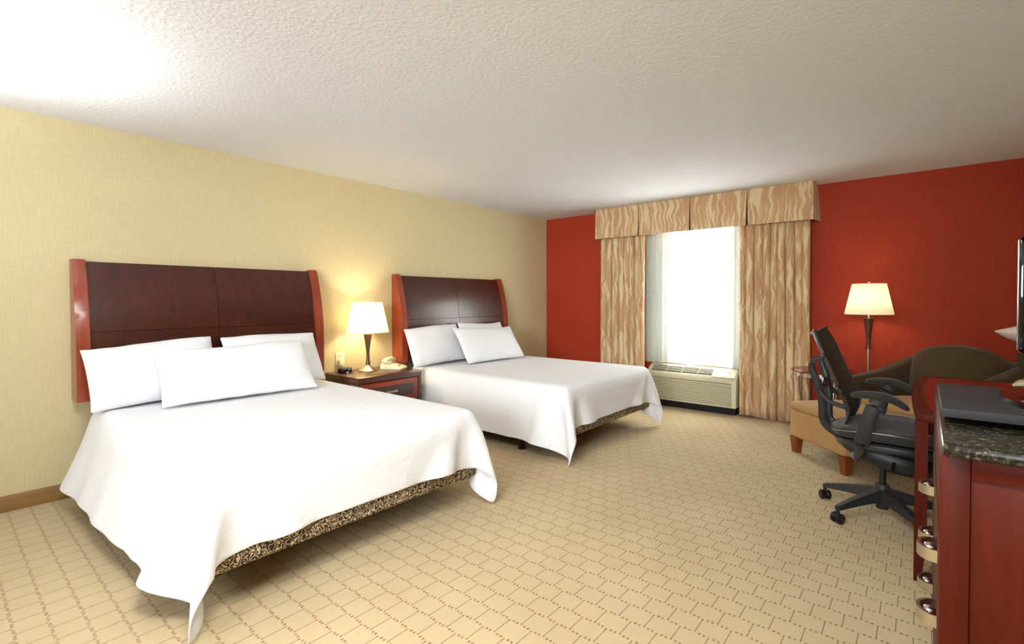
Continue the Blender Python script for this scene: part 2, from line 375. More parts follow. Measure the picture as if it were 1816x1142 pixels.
# ------------------------------------------------------------------ beds
def drape(seed, x0=.24, x1=2.14, fo=.33, yl=.47, yr=.47, hw=.765, top=.60, h=.034, steps=170, iters=18, push=()):
    """a sheet of cloth let fall over the mattress (position based), returns a grid of points"""
    rng = np.random.RandomState(seed)
    nx = int(round((x1+fo-x0)/h))+1; ny = int(round((2*hw+yl+yr)/h))+1
    gx = np.linspace(x0, x1+fo, nx); gy = np.linspace(-hw-yl, hw+yr, ny); hx = gx[1]-gx[0]; hy = gy[1]-gy[0]
    P = np.zeros((nx, ny, 3)); P[..., 0] = gx[:, None]; P[..., 1] = gy[None, :]
    ox = np.maximum(P[..., 0]-x1, 0); oy = np.maximum(np.abs(P[..., 1])-hw, 0)
    P[..., 2] = top+.02+rng.rand(nx, ny)*.004
    P[..., 2] -= .55*np.maximum(ox, oy); P[..., 0] -= .16*ox; P[..., 1] -= np.sign(P[..., 1])*.16*oy
    V = np.zeros_like(P); dt = 1/70.; r = .055
    lo = np.array([-.3, -hw+r, -1.]); hi = np.array([x1-r, hw-r, top-r])
    pin = (gx < x0+.02)[:, None] & (np.abs(gy) < hw-.05)[None, :]
    P0 = P.copy(); P0[..., 2] = np.where(pin, top+.003, P0[..., 2])
    def cons(A, B, L, k):
        d = B-A; l = np.sqrt((d*d).sum(-1, keepdims=True))+1e-9
        return d*((l-L)/l*.5*k)
    sh = np.hypot(hx, hy); fold = np.sin(gx*9+seed)*.6+np.sin(gx*23+2*seed)*.4
    for s in range(steps):
        V[..., 2] -= 9.8*dt
        if s < 70:
            for (px, py, rad, fx, fy) in push:
                w = np.exp(-((P[..., 0]-px)**2+(P[..., 1]-py)**2)/rad**2)*(P[..., 2] < top-.08)
                V[..., 0] += w*fx*dt; V[..., 1] += w*fy*dt
            hang = np.clip((top-.1-P[..., 2])/.3, 0, 1)
            V[..., 1] += np.sign(P[..., 1])*hang*fold[:, None]*1.6*dt
        V *= .965
        Q = P+V*dt
        for it in range(iters):
            for a in (0, 1):
                c = cons(Q[a:-1:2], Q[a+1::2], hx, 1.); Q[a:-1:2] += c; Q[a+1::2] -= c
                c = cons(Q[:, a:-1:2], Q[:, a+1::2], hy, 1.); Q[:, a:-1:2] += c; Q[:, a+1::2] -= c
            for a in (0, 1):
                c = cons(Q[a:-1:2, :-1], Q[a+1::2, 1:], sh, .35); Q[a:-1:2, :-1] += c; Q[a+1::2, 1:] -= c
                c = cons(Q[a:-1:2, 1:], Q[a+1::2, :-1], sh, .35); Q[a:-1:2, 1:] += c; Q[a+1::2, :-1] -= c
            if it % 3 == 0:
                for st, k in ((2, .5), (4, .3)):
                    c = cons(Q[:-st], Q[st:], hx*st, k*.5); Q[:-st] += c; Q[st:] -= c
                    c = cons(Q[:, :-st], Q[:, st:], hy*st, k*.5); Q[:, :-st] += c; Q[:, st:] -= c
            q = np.clip(Q, lo, hi); d = Q-q; l = np.sqrt((d*d).sum(-1))
            m = (l < r) & (l > 1e-7); Q[m] = q[m]+d[m]/l[m][:, None]*r
            ins = l <= 1e-7
            if ins.any():
                dz = hi[2]-Q[..., 2]; dy = hw-r-np.abs(Q[..., 1]); dx = hi[0]-Q[..., 0]
                up = ins & (dz <= dy) & (dz <= dx); Q[..., 2][up] = top
                sd = ins & ~up & (dy <= dx); Q[..., 1][sd] = np.sign(Q[..., 1][sd])*hw
                ft = ins & ~up & ~sd; Q[..., 0][ft] = x1
            Q[..., 2] = np.maximum(Q[..., 2], .012)
            Q[pin] = P0[pin]
        V = (Q-P)/dt
        q = np.clip(Q, lo, hi); l = np.sqrt(((Q-q)**2).sum(-1)); touch = l < r+.002
        V[touch] *= .25; V[Q[..., 2] < .014] *= .2
        P = Q
    return P, hx, hy

def headboard(ymid, label):
    t = thing('headboard', label, 'headboard', (0, ymid, 0), group='wall-mounted headboards')
    def fx(z): return .165-.115*max(0, (z-.98)/.565)**1.8
    zs = [.635+i*(1.545-.635)/22 for i in range(23)]
    for s in (-1, 1):
        pr = [(fx(z)+.022, z) for z in zs]+[(.012, 1.545), (.012, .635)]
        y0, y1 = (-.828, -.758) if s < 0 else (.758, .828)
        prism('post', pr, y0, y1, 'post', t, .008, 'y', 3)
    for y0, y1 in ((-.757, -.0015), (.0015, .757)):
        for z0, z1 in ((.64, 1.0725), (1.0755, 1.532)):
            n = 14; zz = [z0+(z1-z0)*i/n for i in range(n+1)]
            pr = [(fx(z), z) for z in zz]+[(fx(z)-.035, z) for z in zz[::-1]]
            prism('panel', pr, y0, y1, 'panel', t, .002, 'y', 1)
    box('mounting_cleat', (.001, -.6, .75), (.125, .6, .95), 'panel', t, .003)
    return t
def bed(ymid, label):
    t = thing('bed', label, 'bed', (0, ymid, 0), group='queen beds')
    box('mattress', (.19, -.755, .365), (2.125, .755, .585), 'matt', t, .05, 4)
    box('box_spring', (.19, -.75, .19), (2.13, .75, .365), 'tick', t, .018, 3)
    for y in (-.70, .67): box('side_rail', (.2, y, .165), (2.08, y+.03, .19), 'iron', t, .002)
    for x in (.25, 1.05, 1.6): box('cross_rail', (x, -.67, .168), (x+.03, .67, .188), 'iron', t, .002)
    for x in (.42, 1.615):
        for y in (-.665, .665):
            lathe('leg', [(.022, .19), (.017, .13), (.014, .03), (.012, .018)], 'iron', t, (x, y, 0), 16)
            lathe('glide', [(0, 0), (.034, 0), (.036, .006), (.028, .014), (.012, .022), (0, .022)], 'iron', t, (x, y, 0), 20)
    return t
def spread(ymid, label, flare, **kw):
    P, hx, hy = drape(**kw); nx, ny = P.shape[:2]
    # at the foot corners the folds hang close below the corner
    hw, x1 = .765, 2.14; wx = np.clip((P[..., 0]-1.75)/.35, 0, 1); wy = np.clip((np.abs(P[..., 1])-.55)/.2, 0, 1)
    ex = np.maximum(np.abs(P[..., 1])-hw, 0); P[..., 1] -= np.sign(P[..., 1])*ex*.5*wx
    ex = np.maximum(P[..., 0]-x1, 0); P[..., 0] -= ex*.45*wy
    # the thick cloth stands off the bed more and more towards the hem
    k = np.clip((.58-P[..., 2])/.46, 0, 1)**1.3; x = P[..., 0]
    w = np.clip(1.15-.30*x, .3, 1.2)*(1+.07*np.sin(x*7)+.04*np.sin(x*19+1))*np.clip((2.1-x)/.3, 0, 1)
    P[..., 1] += np.where(P[..., 1] < -.7, -flare[0], np.where(P[..., 1] > .7, flare[1], 0))*k*w
    uv = np.stack(np.meshgrid(np.arange(nx)*hx, np.arange(ny)*hy, indexing='ij'), -1).reshape(-1, 2)
    o = raw('bedspread', P.reshape(-1, 3), grid_faces(nx, ny), linen_mat((nx-1)*hx, (ny-1)*hy), None, True, uv, subsurf=2, solid=.007)
    o.location = (0, ymid, 0)
    return tag(o, label, 'bedspread', 'white bedspreads')
B1, B2 = 1.425, 3.93
headboard(B1, 'dark mahogany headboard with red side posts behind the bed away from the window')
headboard(B2, 'dark mahogany headboard with red side posts behind the bed closer to the window')
bed(B1, 'bed with patterned brown box spring, on the side of nightstand away from window')
bed(B2, 'bed with patterned brown box spring, between the nightstand and the window')
spread(B1, 'white bedspread hanging to the carpet on the bed away from the window', seed=3, fo=.265, yl=.415, yr=.42, flare=(.15, .08))
spread(B2, 'white bedspread draped over the bed between nightstand and window', seed=8, fo=.27, yl=.42, yr=.40, flare=(.04, .04))

def pillow(name, w, h, t, base, lean, yaw, label, group, seed, roll=0):
    """base = middle of the lower edge; lean = degrees back from upright towards the headboard"""
    rng = np.random.RandomState(seed); nu, nv = 34, 24
    u = np.linspace(-1, 1, nu)[:, None]*np.ones((1, nv)); v = np.ones((nu, 1))*np.linspace(-1, 1, nv)[None, :]
    ph = rng.rand(8)*6.3
    prof = (1-np.abs(u)**3.2)**.62*(1-np.abs(v)**2.6)**.62
    wr = 1+.05*np.sin(3.1*u+2*v+ph[0])+.04*np.sin(5*v-2.5*u+ph[1])
    th = t/2*prof*wr
    cre = .009*np.sin(11*u+4*v*np.sin(2*u+ph[3])+ph[4])*np.clip(1-prof, 0, 1)*(prof > 0.02)
    px = u*w/2*(1-.035*(1-np.abs(v)**2.5)*np.abs(u)**4); pz = v*h/2*(1-.055*(1-np.abs(u)**2.5)*np.abs(v)**4)
    pz = pz+.012*np.sin(2.2*u+ph[5])*(v > 0)*v
    A = np.stack([th+cre, px, pz+h/2], -1).reshape(-1, 3); Bk = np.stack([-th+cre, px, pz+h/2], -1).reshape(-1, 3)
    V = np.concatenate([A, Bk]); F = grid_faces(nu, nv, 0, True)+grid_faces(nu, nv, nu*nv)
    me = bpy.data.meshes.new(name); me.from_pydata(V.tolist(), [], F)
    bm = bmesh.new(); bm.from_mesh(me); bmesh.ops.remove_doubles(bm, verts=bm.verts[:], dist=1e-5); bpy.data.meshes.remove(me)
    o = bm_obj(name, bm, 'pillow')
    sm = o.modifiers.new('smooth', 'SUBSURF'); sm.levels = 1; sm.render_levels = 1
    o.matrix_world = Matrix.Translation(base) @ Matrix.Rotation(math.radians(yaw), 4, 'Z') @ Matrix.Rotation(-math.radians(lean), 4, 'Y') @ Matrix.Rotation(math.radians(roll), 4, 'X')
    return tag(o, label, 'pillow', group)
g1, g2 = 'pillows on the bed away from the window', 'pillows on the bed near the window'
pillow('pillow', .75, .435, .165, (.455, .985, .615), 27, 0, 'white pillow against headboard away from window, on the side away from nightstand', g1, 1, 2.5)
pillow('pillow', .74, .445, .165, (.455, 1.76, .615), 27, 0, 'white pillow against headboard away from window, on the nightstand side', g1, 2, 1)
pillow('pillow', 1.0, .435, .165, (.725, 1.40, .618), 37, -3, 'wide white pillow leaning on two others, on bed away from window', g1, 3, 0)
pillow('pillow', .74, .425, .165, (.42, B2-.50, .615), 22, 0, 'white pillow against the headboard of the window-side bed, next to nightstand', g2, 4, 2)
pillow('pillow', .74, .445, .165, (.43, B2+.25, .615), 25, 0, 'white pillow against headboard of the window-side bed, on the window side', g2, 5, 0)
pillow('pillow', .90, .43, .165, (.70, B2+.06, .618), 34, -2, 'wide white pillow leaning on two others, on bed near the window', g2, 6, 0)

# ------------------------------------------------------------------ nightstand and what stands on it
NZ = .610
def nightstand():
    t = thing('nightstand', 'low nightstand with one red-framed drawer between the two beds', 'nightstand', (.03, 2.69, 0))
    x1, hy = .54, .345
    box('top', (0, -hy, NZ-.055), (x1, hy, NZ), 'walnut', t, .004)
    for s in (-1, 1): box('side_panel', (.01, s*(hy-.02)-.02, 0), (x1-.005, s*(hy-.02)+.02, NZ-.055), 'walnut', t, .004)
    box('back_panel', (.0, -hy+.04, .05), (.012, hy-.04, NZ-.055), 'nsdark', t, .002)
    box('shelf', (.012, -hy+.04, .06), (x1-.03, hy-.04, .085), 'walnut', t, .003)
    box('drawer_floor', (.012, -hy+.04, .335), (x1-.03, hy-.04, .35), 'nsdark', t, .002)
    d = box('drawer', (x1-.03, -hy+.045, .352), (x1-.005, hy-.045, NZ-.062), 'nsred', t, .004)
    box('inset_panel', (x1-.006, -hy+.10, .395), (x1-.001, hy-.10, .505), 'nsdark', d, .0015)
    tube('pull', [(x1-.002, -.055, .45), (x1+.014, -.05, .45), (x1+.020, 0, .45), (x1+.014, .05, .45), (x1-.002, .055, .45)], .011, 'silver', d, 8, 4, (.35, 1))
    return t
nightstand()
def table_lamp():
    t = thing('table_lamp', 'lit table lamp with cream shade and flared wooden stem on the nightstand', 'lamp', (.222, 2.675, NZ))
    lathe('base', [(0, 0), (.088, 0), (.09, .006), (.075, .016), (.045, .030), (.026, .045), (.012, .062), (0, .062)], 'steel', t)
    lathe('stem', [(.0, .058), (.022, .06), (.017, .10), (.0145, .165), (.017, .20), (.038, .335), (.040, .345), (0, .345)], 'walnut', t, n=28)
    lathe('neck', [(.008, .345), (.008, .42)], 'steel', t, n=14)
    lathe('shade', [(.195, .365), (.135, .645), (.1335, .645), (.1935, .365)], 'shade', t, n=56, cap=False)
    for k in range(3):
        a = 2*PI*k/3; tube('spider', [(.006*math.cos(a), .006*math.sin(a), .63), (.134*math.cos(a), .134*math.sin(a), .63)], .002, 'steel', t, 6)
    lathe('harp_rod', [(.004, .42), (.004, .65)], 'steel', t, n=8)
    ball('bulb', (.0, .0, .475), .028, 'bulb', t, (1, 1, 1.25))
    lathe('finial', [(0, .645), (.009, .647), (.007, .656), (.010, .664), (0, .672)], 'steel', t, n=16)
    lamp_light('bulb_light', (.0, .0, .50), 11, (1, .78, .44), t, .05)
table_lamp()
def telephone(loc, rz, label):
    t = thing('telephone', label, 'telephone', loc, rz, 'ivory telephones')
    pr = [(-.10, 0), (.10, 0), (.105, .012), (.085, .026), (-.07, .062), (-.095, .058), (-.105, .03)]
    prism('body', pr, -.085, .085, 'phone', t, .008, 'y', 3)
    hs = tube('handset', [(-.055, -.105, .068), (-.05, -.085, .088), (-.045, -.03, .10), (-.045, .03, .10), (-.05, .085, .088), (-.055, .105, .068)], [.021, .026, .019, .019, .026, .021], 'phone', t, 12, 4, (1, .75))
    k = box('keypad', (-.012, -.045, .036), (.062, .045, .043), 'cream', t, .002)
    k.rotation_euler = (0, 0, 0)
    for i in range(4):
        for j in range(3): box('key', (-.006+i*.016, -.036+j*.026, .043), (.004+i*.016, -.018+j*.026, .046), 'white', k, .001)
    tube('cord', [(-.08, .10, .06), (-.06, .125, .02), (-.01, .13, .008), (.05, .12, .008), (.07, .085, .008)], .004, 'phone', t, 6, 5)
    return t
telephone((.31, 2.905, NZ), math.radians(28), 'ivory desk telephone on the nightstand beside the lit table lamp')
def clock():
    t = thing('alarm_clock', 'small black alarm clock on the nightstand corner in front of the wall outlet', 'clock', (.175, 2.462, NZ), math.radians(8))
    box('body', (-.032, -.058, 0), (.032, .058, .044), 'black', t, .008, 3)
    box('display', (.0318, -.042, .012), (.0335, .042, .034), 'screen', t, .0005)
    for k in (-.03, 0, .03): box('button', (-.012, k-.009, .044), (.006, k+.009, .048), 'rubber', t, .002)
    lathe('knob', [(0, 0), (.011, 0), (.011, .010), (.008, .014), (0, .014)], 'silver', t, (.048, -.012, 0), 16)
clock()
def outlet():
    t = thing('wall_outlet', 'ivory double wall outlet with plugged-in adapter above the black clock', 'outlet', (0, 2.515, .72))
    box('plate', (0, -.046, -.058), (.007, .046, .062), 'phone', t, .003)
    for z in (-.026, .03):
        r = box('receptacle', (.007, -.02, z-.017), (.0095, .02, z+.017), 'white', t, .001)
        for y in (-.008, .008): box('slot', (.0094, y-.0015, z-.004), (.0100, y+.0015, z+.008), 'black', r, 0)
    a = box('adapter', (.0095, -.024, -.066), (.045, .022, -.008), 'phone', t, .005)
    tube('cable', [(.03, 0, -.064), (.035, .002, -.085), (.05, .01, -.106)], .003, 'phone', t, 6, 4)
outlet()

# ------------------------------------------------------------------ window wall: valance, drapes, voile, air conditioner
VY = 5.595
def valance():
    t = thing('valance', 'boxed pleated valance in wavy tan fabric under the ceiling above the window', 'valance', (2.19, 5.72, 2.06))
    ox, oy, oz = 2.19, 5.72, 2.06
    z0, z1 = 0, H-oz-.002
    edges = [.965, 1.563, 2.191, 2.797, 3.405]
    def quad(name, c, th, uvw):
        # c: four corners counter clockwise as seen from the room (bl, br, tr, tl)
        n = 9; vs = []; uv = []
        for k in (0, th):
            for i in range(n):
                for j in range(n):
                    a, b = i/(n-1), j/(n-1)
                    p = Vector(c[0])*(1-a)*(1-b)+Vector(c[1])*a*(1-b)+Vector(c[2])*a*b+Vector(c[3])*(1-a)*b
                    d = (Vector(c[1])-Vector(c[0])).normalized(); nn = d.cross(Vector((0, 0, 1)))
                    bow = .006*math.sin(PI*a)*(1-b)
                    p = p+nn*(bow-k); vs.append((p.x-ox, p.y-oy, p.z-oz)); uv.append((uvw[0]+a*uvw[1], p.z))
        f = grid_faces(n, n, 0)+grid_faces(n, n, n*n, True)
        rim = [i*n for i in range(n)]+[(n-1)*n+j for j in range(1, n)]+[i*n+n-1 for i in range(n-2, -1, -1)]+[j for j in range(n-2, 0, -1)]
        for a, b in zip(rim, rim[1:]+rim[:1]): f.append((a, a+n*n, b+n*n, b))
        return raw(name, vs, f, 'drape', t, True, uv)
    for i in range(4):
        a, b = edges[i], edges[i+1]; g = .012
        la = a+(g if i else 0); rb = b-(g if i < 3 else 0)
        quad('pleat_panel', [(la, VY, oz), (rb, VY, oz), (b-.002, VY, H-.002), (a+.002, VY, H-.002)], .012, (a*1.3, b-a))
    for x in edges[1:-1]: box('pleat_inset', (x-.07-ox, VY+.042-oy, z0+.004), (x+.07-ox, VY+.048-oy, z1), 'inset', t, .002)  # deep shade inside the pleats, put into the dark fabric colour
    quad('side_return', [(edges[-1], VY, oz), (edges[-1]+.03, YB-.002, oz+.006), (edges[-1], YB-.002, H-.002), (edges[-1], VY, H-.002)], .012, (7, .25))
    quad('side_return', [(edges[0], YB-.002, oz), (edges[0], VY, oz), (edges[0], VY, H-.002), (edges[0], YB-.002, H-.002)], .012, (9, .25))
    box('top_board', (edges[0]+.012-ox, VY+.04-oy, z1-.02), (edges[-1]-.012-ox, YB-oy-.002, z1), 'white', t, .002)
valance()
def curtain(name, label, x0, x1, y, z0, z1, folds, amp, mat, seed, group, solid=.004, cat='curtain', uvm=1.0, wobble=.02, spanmul=1.0):
    rng = np.random.RandomState(seed); nu, nv = folds*14+1, 22
    ph = np.cumsum(rng.uniform(.65, 1.35, folds)); ph = np.concatenate([[0], ph])/ph[-1]
    vs = []; uv = []; ar = rng.uniform(.55, 1.15, folds+1); sk = rng.uniform(-1, 1, folds+1)
    ul = 0; prev = None; us = []
    for i in range(nu):
        s = i/(nu-1); k = min(int(np.searchsorted(ph, s, side='right')-1), folds-1); fr = (s-ph[k])/(ph[k+1]-ph[k])
        a = amp*(ar[k]*(1-fr)+ar[k+1]*fr)
        off = a*math.sin(2*PI*fr+.35*sk[k]*math.sin(2*PI*fr)) if mat == 'sheer' else -a*(2*abs(math.sin(PI*(fr+.12*sk[k]*fr*(1-fr))))**.75-1)
        shx = .35*a*math.sin(4*PI*fr) if mat == 'sheer' else -.30*a*math.sin(2*PI*fr)
        xx, yy = x0+(x1-x0)*s+shx, y+off
        if prev: ul += math.hypot(xx-prev[0], yy-prev[1])
        prev = (xx, yy); us.append((xx, off, ul, k, fr))
    for xx, off, ul, k, fr in us:
        for j in range(nv):
            b = j/(nv-1); z = z1+(z0-z1)*b
            g = .72+.38*b+.10*math.sin(3*b+sk[k]*3)
            dx = wobble*sk[k]*b*math.sin(2.4*b+k)
            zz = z+(.012*math.sin(xx*13+seed)*(b > .99))
            vs.append((xx+dx, y+off*g, zz)); uv.append((ul*uvm+seed*3.1, z))
    o = raw(name, vs, grid_faces(nu, nv), mat, None, True, uv, solid=solid)
    return tag(o, label, cat, group)
curtain('drape', 'wavy tan drape beside the red wall strip on the bed side of the window', .985, 1.60, 5.70, .015, 2.36, 8, .037, 'drape', 4, 'wavy tan drapes')
curtain('drape', 'wavy tan drape between the air conditioner and the round side table', 2.70, 3.365, 5.70, .015, 2.36, 9, .038, 'drape', 9, 'wavy tan drapes')
curtain('sheer_curtain', 'white sheer curtain glowing with daylight above the air conditioner', 1.55, 2.76, 5.785, .515, 2.36, 16, .016, 'sheer', 2, None, solid=0, wobble=.008)

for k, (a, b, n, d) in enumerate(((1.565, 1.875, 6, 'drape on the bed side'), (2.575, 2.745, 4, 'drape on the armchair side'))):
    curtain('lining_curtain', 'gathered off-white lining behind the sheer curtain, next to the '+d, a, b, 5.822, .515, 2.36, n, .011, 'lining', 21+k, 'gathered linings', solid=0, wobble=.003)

def air_conditioner():
    t = thing('air_conditioner', 'cream through-wall air conditioner with slatted front below the window', 'air conditioner', (2.17, YB, 0))
    x0, x1 = -.52, .52; yf = -.215; z0, z1, zt = .085, .375, .495
    pr = [(0, z0), (yf, z0), (yf, z1), (yf+.03, z1+.035), (-.05, zt), (0, zt)]
    prism('housing', pr, x0, x1, 'cream', t, .006, 'x', 2)
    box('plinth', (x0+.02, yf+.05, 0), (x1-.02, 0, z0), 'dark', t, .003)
    # front louvres
    box('louvre_backing', (x0+.03, yf-.002, z0+.022), (x1-.05, yf+.002, z1-.022), 'creamdk', t, 0)
    n = 11; dz = (z1-.03-(z0+.03))/n
    for i in range(n):
        z = z0+.03+i*dz
        prism('slat', [(yf-.001, z), (yf-.012, z+.002), (yf-.012, z+dz*.50), (yf-.001, z+dz*.80)], x0+.03, x1-.05, 'cream', t, 0, 'x')
    # sloped top: outlet grilles and control door
    a = Vector((0, yf+.03, z1+.035)); b = Vector((0, -.05, zt)); d = (b-a).normalized(); nn = Vector((0, -d.z, d.y)); L = (b-a).length
    def slab(name, xa, xb, s0, s1, h0, h1, mat, par):
        vs = []
        for x in (xa, xb):
            for s, h in ((s0, h0), (s1, h0), (s1, h1), (s0, h1)):
                p = a+d*s*L+nn*h; vs.append((x, p.y, p.z))
        f = [(0, 1, 2, 3), (7, 6, 5, 4), (0, 4, 5, 1), (1, 5, 6, 2), (2, 6, 7, 3), (3, 7, 4, 0)]
        return raw(name, vs, f, mat, par, False)
    for k in range(4):
        xa = x0+.05+k*.187; g = slab('outlet_grille', xa, xa+.178, .12, .82, .0005, .003, 'grill', t)
        for m in range(4): slab('vane', xa, xa+.178, .23+m*.155, .27+m*.155, .003, .007, 'cream', g)
    dr = slab('control_door', x1-.27, x1-.02, -.05, .92, .001, .008, 'cream', t)
    tube('latch', [tuple(a+d*.45*L+nn*.006+Vector((x1-.09, 0, 0))), tuple(a+d*.45*L+nn*.012+Vector((x1-.09, 0, 0)))], .008, 'creamdk', dr, 12)
air_conditioner()

# ------------------------------------------------------------------ corner by the red wall: side table, floor lamp, armchair and ottoman
def side_table():
    t = thing('side_table', 'round red side table with metal rim between drape and armchair', 'side table', (3.525, 5.40, 0))
    z = .615
    lathe('top', [(0, z-.022), (.245, z-.022), (.262, z-.014), (.264, z-.006), (.258, z), (0, z)], 'desk', t, n=64)
    lathe('rim_band', [(.222, z-.062), (.225, z-.062), (.225, z-.022), (.222, z-.022), (.222, z-.062)], 'steel', t, n=64, cap=False)
    for k in range(3):
        a = 2*PI*k/3+math.radians(190); c, s = math.cos(a), math.sin(a)
        tube('leg', [(.205*c, .205*s, z-.022), (.20*c, .20*s, .45), (.18*c, .18*s, .25), (.20*c, .20*s, .07), (.22*c, .22*s, 0.006)], .011, 'steel', t, 10, 5)
    lathe('shelf', [(0, .20), (.165, .20), (.17, .206), (.165, .212), (0, .212)], 'desk', t, n=40)
side_table()
def floor_lamp():
    t = thing('floor_lamp', 'lit floor lamp with pale shade and wooden cup before the red wall', 'lamp', (3.857, 5.55, 0))
    lathe('base', [(0, 0), (.125, 0), (.128, .008), (.10, .02), (.03, .032), (.012, .05), (0, .05)], 'steel', t)
    lathe('pole', [(.010, .04), (.010, .82)], 'steel', t, n=16)
    lathe('stem', [(0, .815), (.020, .817), (.018, .84), (.0165, .90), (.022, .96), (.040, 1.09), (.042, 1.10), (0, 1.10)], 'walnut', t, n=28)
    lathe('neck', [(.010, 1.10), (.010, 1.18)], 'steel', t, n=14)
    lathe('shade', [(.188, 1.135), (.130, 1.415), (.1285, 1.415), (.1865, 1.135)], 'shade2', t, n=56, cap=False)
    for k in range(3):
        a = 2*PI*k/3; tube('spider', [(.006*math.cos(a), .006*math.sin(a), 1.40), (.129*math.cos(a), .129*math.sin(a), 1.40)], .002, 'steel', t, 6)
    lathe('harp_rod', [(.004, 1.18), (.004, 1.42)], 'steel', t, n=8)
    ball('bulb', (0, 0, 1.25), .028, 'bulb', t, (1, 1, 1.25))
    lathe('finial', [(0, 1.415), (.010, 1.417), (.008, 1.425), (.010, 1.432), (0, 1.438)], 'steel', t, n=16)
    lamp_light('bulb_light', (0, 0, 1.27), 2.2, (1, .84, .60), t, .05)
floor_lamp()

AO = (3.60, 4.43, 0)
def soft(name, lo, hi, mat, parent, r=.05, puff=0.0, top=None):
    """upholstered block: rounded box, optionally puffed up and with a shaped top"""
    bm = bmesh.new(); bmesh.ops.create_cube(bm, size=1)
    bmesh.ops.subdivide_edges(bm, edges=bm.edges[:], cuts=9, use_grid_fill=True)
    dx = [(hi[i]-lo[i])/2 for i in range(3)]; c = [(hi[i]+lo[i])/2 for i in range(3)]; rr = min([r]+[d*.95 for d in dx])
    for v in bm.verts:
        a, b, cc = v.co*2
        p = Vector((a*dx[0], b*dx[1], cc*dx[2]))
        q = Vector([max(-(dx[i]-rr), min(dx[i]-rr, p[i])) for i in range(3)])
        d = p-q
        if d.length > 1e-9:
            d.normalize(); p = q+d*rr
        u, w = p.x/dx[0], p.y/dx[1]
        if puff: p.z += puff*(1-u*u)*(1-w*w)*(1 if cc > 0 else 0)*max(0, cc)
        p = p+Vector(c)
        if top: p = top(p)
        v.co = p
    o = bm_obj(name, bm, mat, parent)
    m = o.modifiers.new('smooth', 'SUBSURF'); m.levels = 1; m.render_levels = 1
    return o
def tapered_leg(name, x, y, z1, a, b, mat, parent):
    vs = [(x+sx*b, y+sy*b, 0) for sx, sy in ((-1, -1), (1, -1), (1, 1), (-1, 1))]+[(x+sx*a, y+sy*a, z1) for sx, sy in ((-1, -1), (1, -1), (1, 1), (-1, 1))]
    return raw(name, vs, [(3, 2, 1, 0), (4, 5, 6, 7), (0, 1, 5, 4), (1, 2, 6, 5), (2, 3, 7, 6), (3, 0, 4, 7)], mat, parent, False)
def ottoman():
    t = thing('ottoman', 'tan upholstered ottoman with tapered wooden legs in front of the armchair', 'ottoman', AO, PI/4)
    soft('body', (0, -.315, .132), (.50, .315, .365), 'tan', t, .018)
    soft('cushion', (-.006, -.321, .355), (.506, .321, .43), 'tan', t, .035, .016)
    for x in (.045, .455):
        for y in (-.27, .27): tapered_leg('leg', x, y, .135, .036, .024, 'legwood', t)
ottoman()
def armchair():
    t = thing('armchair', 'olive armchair with sweeping arms and tan seat in the red-wall corner', 'armchair', AO, PI/4)
    for x in (.66, 1.38):
        for y in (-.39, .39): tapered_leg('leg', x, y, .13, .034, .023, 'legwood', t)
    soft('base', (.60, -.36, .12), (1.40, .36, .31), 'tan', t, .02)
    soft('seat_cushion', (.575, -.345, .30), (1.22, .345, .452), 'tan', t, .05, .012)
    xs = [.58, .70, .80, .90, .98, 1.06, 1.16, 1.27, 1.34, 1.43]; zz = [.600, .618, .635, .658, .680, .710, .752, .790, .80, .80]
    for s in (-1, 1):
        def top(p, s=s):
            h = float(np.interp(p.x, xs, zz)); p.z = .12+(p.z-.12)/(.8-.12)*(h-.12); return p
        lo, hi = ((.575, .345, .12), (1.44, .475, .8)) if s > 0 else ((.575, -.475, .12), (1.44, -.345, .8))
        soft('arm', lo, hi, 'olive', t, .055, 0, top)
    soft('back', (1.24, -.46, .12), (1.45, .46, .80), 'olive', t, .07)
    def bt(p):
        k = (p.z-.44)/.46
        if k > 0: p.z = .44+(p.z-.44)*(1-.20*(abs(p.y)/.345)**2.4)
        p.x += .05*max(0, k); return p
    soft('back_cushion', (1.06, -.345, .44), (1.27, .345, .905), 'olive', t, .085, 0, bt)
armchair()

